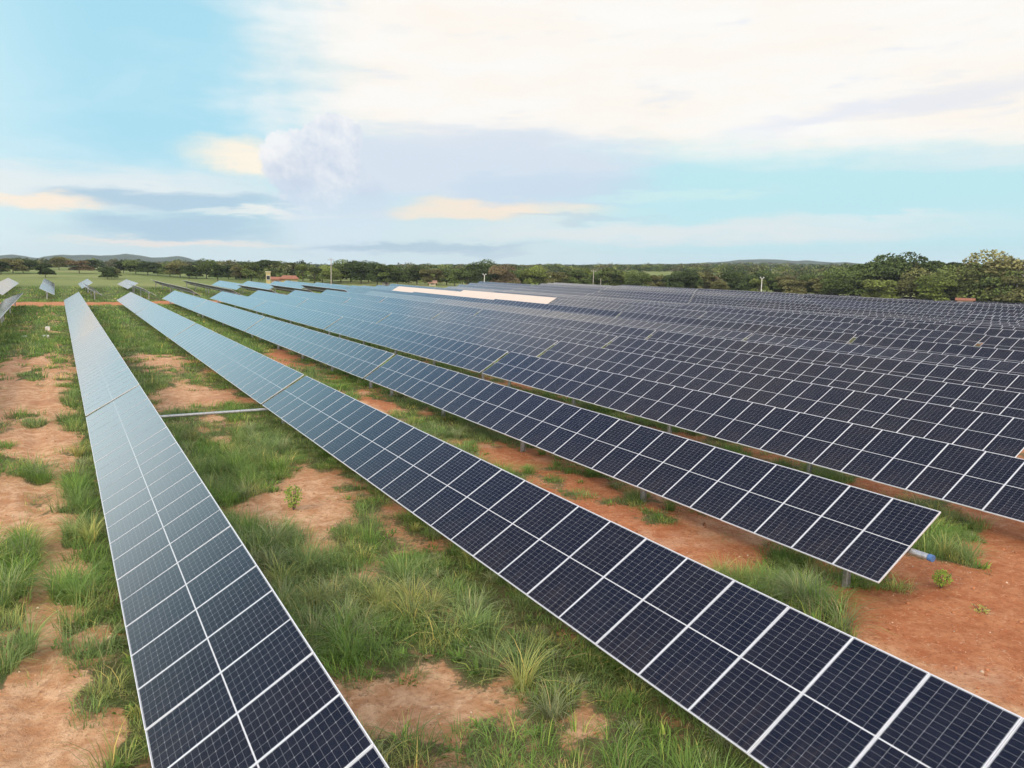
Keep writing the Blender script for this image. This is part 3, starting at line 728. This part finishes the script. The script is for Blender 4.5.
def crown_pts(rr, H, Wd, lobes, n, base=.28, flat=.7):
    """leaf positions on the outer part of several lobes; returns centres and per-lobe shade"""
    L = []; flat = .85
    for k in range(lobes):
        a = rr.uniform(0, 6.28); q = math.sqrt(rr.uniform(0, 1))*.62
        z = base + (1-base)*rr.uniform(.10, .82)*(1-.35*q)
        L.append((math.cos(a)*q*Wd/2, math.sin(a)*q*Wd/2, z*H, rr.uniform(.17, .30)*Wd, rr.uniform(.55, 1.45)))
    w = np.array([l[3]**2 for l in L]); idx = nr.choice(lobes, n, p=w/w.sum())
    d = nr.normal(0, 1, (n, 3)); d[:, 2] = np.abs(d[:, 2])*1.0 - .35*(nr.uniform(0, 1, n) < .35)*2*np.abs(d[:, 2]); d /= np.linalg.norm(d, axis=1)[:, None]
    rad = np.array([l[3] for l in L])[idx]*nr.uniform(.55, 1.08, n)**.6
    c = np.array([[l[0], l[1], l[2]] for l in L])[idx] + d*rad[:, None]*np.array([1, 1, flat])
    c[:, 2] = np.clip(c[:, 2], H*.1, None)
    sh = np.array([l[4] for l in L])[idx]; return c, sh
def tree_meshes(seed, H, Wd, lobes, n, leaf, base=.28):
    rr = random.Random(seed); c, sh = crown_pts(rr, H, Wd, lobes, n, base)
    V, Q, col = leaves(c, nr.uniform(.7, 1.3, n)*leaf, np.array([1., 1., 1.])); col = col*sh[:, None]
    crown = (V, Q, col)
    m = MB(); m.tube([(0, 0, -.6), (rr.uniform(-.2, .2), rr.uniform(-.2, .2), H*.35), (rr.uniform(-.5, .5), rr.uniform(-.5, .5), H*.75)], [.035*H*.8, .022*H, .008*H], 8)
    for k in range(5):
        a = rr.uniform(0, 6.28); m.tube([(0, 0, H*rr.uniform(.25, .4)), (math.cos(a)*Wd*.18, math.sin(a)*Wd*.18, H*.5), (math.cos(a)*Wd*.36, math.sin(a)*Wd*.36, H*rr.uniform(.6, .8))], [.014*H, .009*H, .004*H], 6)
    return crown, m.mesh('trunk', [bark])
PROTO = []
for s in range(6):
    (V, Q, col), tm = tree_meshes(100+s, 10, (9, 11, 8, 12, 10, 7)[s], (16, 18, 14, 20, 17, 12)[s], 7500, .60, (.04, .08, .02, .12, .05, 0)[s])
    PROTO.append((V, Q, col, tm))
CROWN = {}
def crown_mesh(p, kind):
    if (p, kind) not in CROWN:
        V, Q, col, _ = PROTO[p]; n = len(Q)
        if kind == 'grey': Q = Q[:n//2]; col = col[:n//2]
        CROWN[(p, kind)] = np_mesh('crown', V, Q, [fol[kind]], col)
    return CROWN[(p, kind)]
LOOK = {'dark': 'dark green', 'mid': 'mid green', 'lime': 'yellow green', 'olive': 'olive green', 'rust': 'brownish', 'grey': 'grey half-bare'}
def tree(X, Y, H, Wf, kind, p, label, group):
    t = thing('tree', label, 'tree', X, Y, gz(X, Y), random.Random(int(X*7+Y)).uniform(0, 6.28), group)
    s = H/10.0
    a = link(bpy.data.objects.new('crown', crown_mesh(p, kind)), t); a.scale = (s*Wf, s*Wf, s)
    b = link(bpy.data.objects.new('trunk', PROTO[p][3]), t); b.scale = (s, s, s); return t
def polar(az, d):        # degrees from the camera heading
    a = YAW+R(az); return math.sin(a)*d, math.cos(a)*d
def az_of(px, ): return math.degrees(math.atan((px-512)/ (F_PX*1.0)))

rt = random.Random(5)
# right-hand stand close behind the panels
RIGHT = [(786,262,8.0,'olive',1.2),(802,268,8.2,'mid',1.1),(818,262,8.8,'olive',1.2),(838,256,10.5,'mid',1.1),(852,268,13.6,'dark',1.0),(866,258,12.6,'mid',1.1),(876,250,9.2,'lime',1.2),(893,262,15.4,'dark',1.05),(905,268,14.0,'olive',1.1),(915,252,10.5,'olive',1.1),(929,246,10.2,'lime',1.15),(937,264,15.6,'dark',1.05),(950,262,14.6,'dark',1.1),(957,250,12.4,'mid',1.1),(968,256,13.8,'dark',1.1),(983,254,15.6,'olive',1.1),(993,248,12.5,'mid',1.1),(1003,252,13.6,'mid',1.1),(1012,246,11.4,'olive',1.1),(1022,250,12.0,'grey',1.1),(1032,252,12.4,'rust',1.2),(1046,250,12.0,'mid',1.2)]
for i, (px, d, H, kd, wf) in enumerate(RIGHT):
    X, Y = polar(az_of(px), d)
    tree(X, Y, H*.93, wf*1.15, kd, i % 6, f'{LOOK[kd]} tree, {ordn(i+1)} from the left in the tall stand at right', 'tall trees behind the panels at right')
# front line of the wood behind the plant
front = []
px = 196.0
while px < 790:
    front.append(px); px += rt.uniform(7.5, 12)
KD = ['dark', 'dark', 'mid', 'mid', 'olive', 'mid', 'lime', 'dark', 'dark', 'rust', 'dark', 'mid']
for i, px in enumerate(front):
    d = float(np.interp(px, [196, 300, 480, 780], [300, 285, 268, 262])) + rt.uniform(-6, 22)
    X, Y = polar(az_of(px), d); H = rt.uniform(5.5, 9.2); kd = rt.choice(KD)
    if 262 < px < 300: d += 35; X, Y = polar(az_of(px), d)
    tree(X, Y, H, rt.uniform(1.0, 1.35), kd, rt.randrange(6), f'{LOOK[kd]} tree, {ordn(i+1)} from the left along the front of the wood behind the panels', 'trees along the front of the wood')
# loose trees on the pasture at left
LEFT = [(2,330,9,'dark',1.3),(14,345,10,'olive',1.3),(24,350,9,'dark',1.4),(46,300,8.5,'dark',1.2),(60,420,10,'olive',1.4),(80,360,10.5,'rust',1.4),(93,430,10,'dark',1.4),(108,290,7.5,'dark',1.2),(112,300,6.0,'olive',1.2),(124,380,10,'dark',1.3),(136,360,10,'mid',1.3),(148,350,10.5,'dark',1.3),(158,345,9,'dark',1.3),(170,338,9.5,'mid',1.3),(180,325,10,'olive',1.3),(189,312,9,'dark',1.3),(-12,340,9,'mid',1.3)]
for i, (px, d, H, kd, wf) in enumerate(sorted(LEFT)):
    X, Y = polar(az_of(px), d)
    tree(X, Y, H*.60, wf*1.25, kd, (i*5) % 6, f'{LOOK[kd]} spreading tree on the pasture, {ordn(i+1)} from the left of the pasture trees', 'trees on the far pasture')

# far woodland, one mass
def woodland():
    Vs, Qs, Cs = [], [], []; off = 0; cnt_ = 0
    lows = []
    for s in range(8):
        c, sh = crown_pts(random.Random(300+s), 10, 11, 8, 230, .1); lows.append((c, sh))
    tones_ = np.array([[.045, .068, .024], [.062, .088, .028], [.090, .115, .036], [.120, .125, .048], [.105, .105, .050], [.145, .175, .046], [.050, .074, .026]])
    for d0, d1, n in ((300, 420, 420), (420, 600, 750), (600, 900, 1100), (900, 1500, 1500), (1500, 3200, 1700)):
        az = nr.uniform(-42, 42, n); d = np.sqrt(nr.uniform(d0*d0, d1*d1, n))
        a = YAW+np.radians(az); X, Y = np.sin(a)*d, np.cos(a)*d
        cl = fbm(X/90, Y/90, 44, 3)
        open_l = (az < -20.5+ (d > 480)*-2.5) & (d < 560)
        keep = ((cl > .36) | (d > 1500)) & ~open_l
        glade = ((np.abs(az-19.5) < 2.4) & (d > 560) & (d < 860)) | ((np.abs(az+13.0) < 1.6) & (d > 430) & (d < 560)) | ((np.abs(az-12.8) < 1.2) & (d > 640) & (d < 760))
        keep &= ~glade
        X, Y, d = X[keep], Y[keep], d[keep]; Zg = ground_h(X, Y)
        for x, y, z, dd in zip(X, Y, Zg, d):
            c, sh = lows[nr.integers(8)]; m = len(c) if dd < 900 else 90
            H = nr.uniform(.6, 1.0)*(1.0 if dd < 1500 else 1.25); ca, sa = math.cos(x), math.sin(x)
            W = nr.uniform(.9, 1.4)
            P = c[:m]; P = np.stack([(P[:, 0]*ca-P[:, 1]*sa)*W*H, (P[:, 0]*sa+P[:, 1]*ca)*W*H, P[:, 2]*H*.82], 1)+np.array([x, y, z-.8])
            v, q, col = leaves(P, np.full(m, (1.1 if dd < 900 else 2.6)*(1+dd/4000)), tones_[nr.integers(7)]); col = col*sh[:m, None]
            Vs.append(v); Qs.append(q+off); Cs.append(col); off += len(v); cnt_ += 1
    print('woodland trees', cnt_, 'quads', off//4)
    me = np_mesh('woodland', to_world(np.concatenate(Vs)), np.concatenate(Qs), [wood_m], np.concatenate(Cs))
    link(tag(bpy.data.objects.new('woodland', me), 'dense mixed green woodland rolling back to the horizon', 'woodland', kind='stuff'))
woodland()

# ---------------------------------------------------------------- buildings and poles far behind
yellow = mat('yellow render', (.48, .40, .20), .8, 0, .3, .08, 1)
cream_w = mat('cream render', (.60, .52, .38), .8, 0, .3, .08, 1)
pink_w = mat('pinkish render', (.56, .40, .33), .8, 0, .3, .08, 1)
tile = mat('clay tiles', (.30, .13, .08), .85, 0, .3, .3, 4)
tile_p = mat('faded clay tiles', (.38, .23, .17), .85, 0, .3, .25, 4)
glass_d = mat('dark window glass', (.03, .035, .04), .15)
lamp_w = mat('lamp head white', (.50, .51, .51), .4)
def house(name, label, px, d, w, dep, h, rise, wall, roof, hip=False, dz=0.0):
    X, Y = polar(az_of(px), d); t = thing(name, label, 'building', X, Y, gz(X, Y)+dz, -(YAW+R(az_of(px))))
    m = MB(); m.box(-w/2, w/2, -dep/2, dep/2, -1, h); m.build('wall', wall, t)
    m = MB(); e = .5
    if rise > 0:
        A, B = -w/2-e, w/2+e; c, D = -dep/2-e, dep/2+e; q = (w*.2 if hip else 0)
        r1, r2 = (A+q, 0, h+rise), (B-q, 0, h+rise)
        m.poly([(A,c,h),(B,c,h),r2,r1]); m.poly([(B,D,h),(A,D,h),r1,r2]); m.poly([(B,c,h),(B,D,h),r2]); m.poly([(A,D,h),(A,c,h),r1])
        m.box(A, B, c, D, h-.15, h-.004)
    else: m.box(-w/2-.2, w/2+.2, -dep/2-.2, dep/2+.2, h+.002, h+.25)
    m.build('roof', roof, t)
    n = max(1, int(w/3.2))
    for k in range(n):
        x = -w/2 + (k+.5)*w/n; f = MB(); f.box(x-.55, x+.55, -dep/2-.06, -dep/2-.002, h*.38, h*.75)
        wi = f.build('window', lamp_w, t); g = MB(); g.box(x-.47, x+.47, -dep/2-.09, -dep/2-.062, h*.42, h*.71); g.build('pane', glass_d, wi)
    return t
house('water_tower', 'tall narrow pale yellow tower beside the red roofed shed', 267.5, 268, 1.4, 1.4, 3.9, 0, yellow, cream_w)
house('shed', 'low long red roofed shed between yellow tower and yellow house', 276.5, 275, 3.6, 4, 1.7, .8, pink_w, tile)
house('house', 'yellow house with orange tiled roof behind the panels', 288.5, 275, 5.2, 4.6, 2.1, 1.0, yellow, tile, True)
house('shed', 'small white flat roofed hut below the trees left of centre', 384.5, 276, 2.6, 3, 1.3, 0, white_p, cream_w)
house('cottage', 'tiny pinkish cottage with red roof, left of the long pink roof', 430.5, 276, 2.2, 3, 1.0, .8, cream_w, tile_p)
house('farmhouse', 'low farmhouse with long faded pink tiled roof behind the panels', 472, 276, 5.4, 5, 1.2, 1.0, pink_w, tile_p, True)
house('hut', 'tiny cream hut with orange roof right of the farmhouse', 500.5, 270, 1.9, 2, 1.6, .7, cream_w, tile)
house('kiosk', 'small orange brick kiosk just above the panels at far right', 960, 240, 3.6, 3, 2.4, .5, pink_w, tile)
def pole(name, label, px, d, H, kind='plain'):
    X, Y = polar(az_of(px), d); t = thing(name, label, 'pole', X, Y, gz(X, Y), -(YAW+R(az_of(px))))
    m = MB(); m.tube([(0, 0, -.4), (0, 0, H)], [.13, .09], 10); m.build('shaft', concrete if kind != 'lamp' else white_p, t)
    if kind == 'cross':
        m = MB(); m.box(-.8, .8, -.06, .06, H-.5, H-.38); m.build('crossarm', concrete, t)
        for x in (-.7, 0, .7): m = MB(); m.tube([(x, 0, H-.378), (x, 0, H-.18)], [.05, .03], 8); m.build('insulator', lamp_w, t)
    if kind == 'lamp':
        m = MB(); m.box(-.55, .55, -.04, .04, H, H+.08); m.build('crossarm', white_p, t)
        for x in (-.45, .45): m = MB(); m.box(x-.17, x+.17, -.2, .15, H+.12, H+.42); m.build('floodlight', lamp_w, t)
pole('utility_pole', 'tallest concrete pole, standing behind the panels left of centre', 330, 208, 8.6, 'cross')
pole('utility_pole', 'pale concrete pole before the wood right of centre, taller of the pair', 590, 252, 6.6, 'cross')
pole('utility_pole', 'shorter pale pole just right of the taller pole in the pair', 597.5, 255, 4.0)
pole('floodlight_mast', 'white mast topped with a cluster of floodlights before the wood', 757, 246, 6.2, 'lamp')
pole('floodlight_mast', 'short white mast with floodlights beside the long pink roof', 482, 262, 4.0, 'lamp')

# ---------------------------------------------------------------- air
mb = MB(); mb.box(-4300, 4300, -2100, 4300, -400, 90)
hz = mb.build('haze', bpy.data.materials.new('air')); tag(hz, 'thin bluish haze over the far country', 'haze', kind='stuff')
hm = hz.data.materials[0]; hm.use_nodes = True; t = hm.node_tree; t.nodes.clear()
vo = t.nodes.new('ShaderNodeVolumePrincipled'); vo.inputs['Color'].default_value = (.76, .88, 1, 1); vo.inputs['Density'].default_value = 1.1e-4
ou = t.nodes.new('ShaderNodeOutputMaterial'); t.links.new(vo.outputs[0], ou.inputs['Volume'])
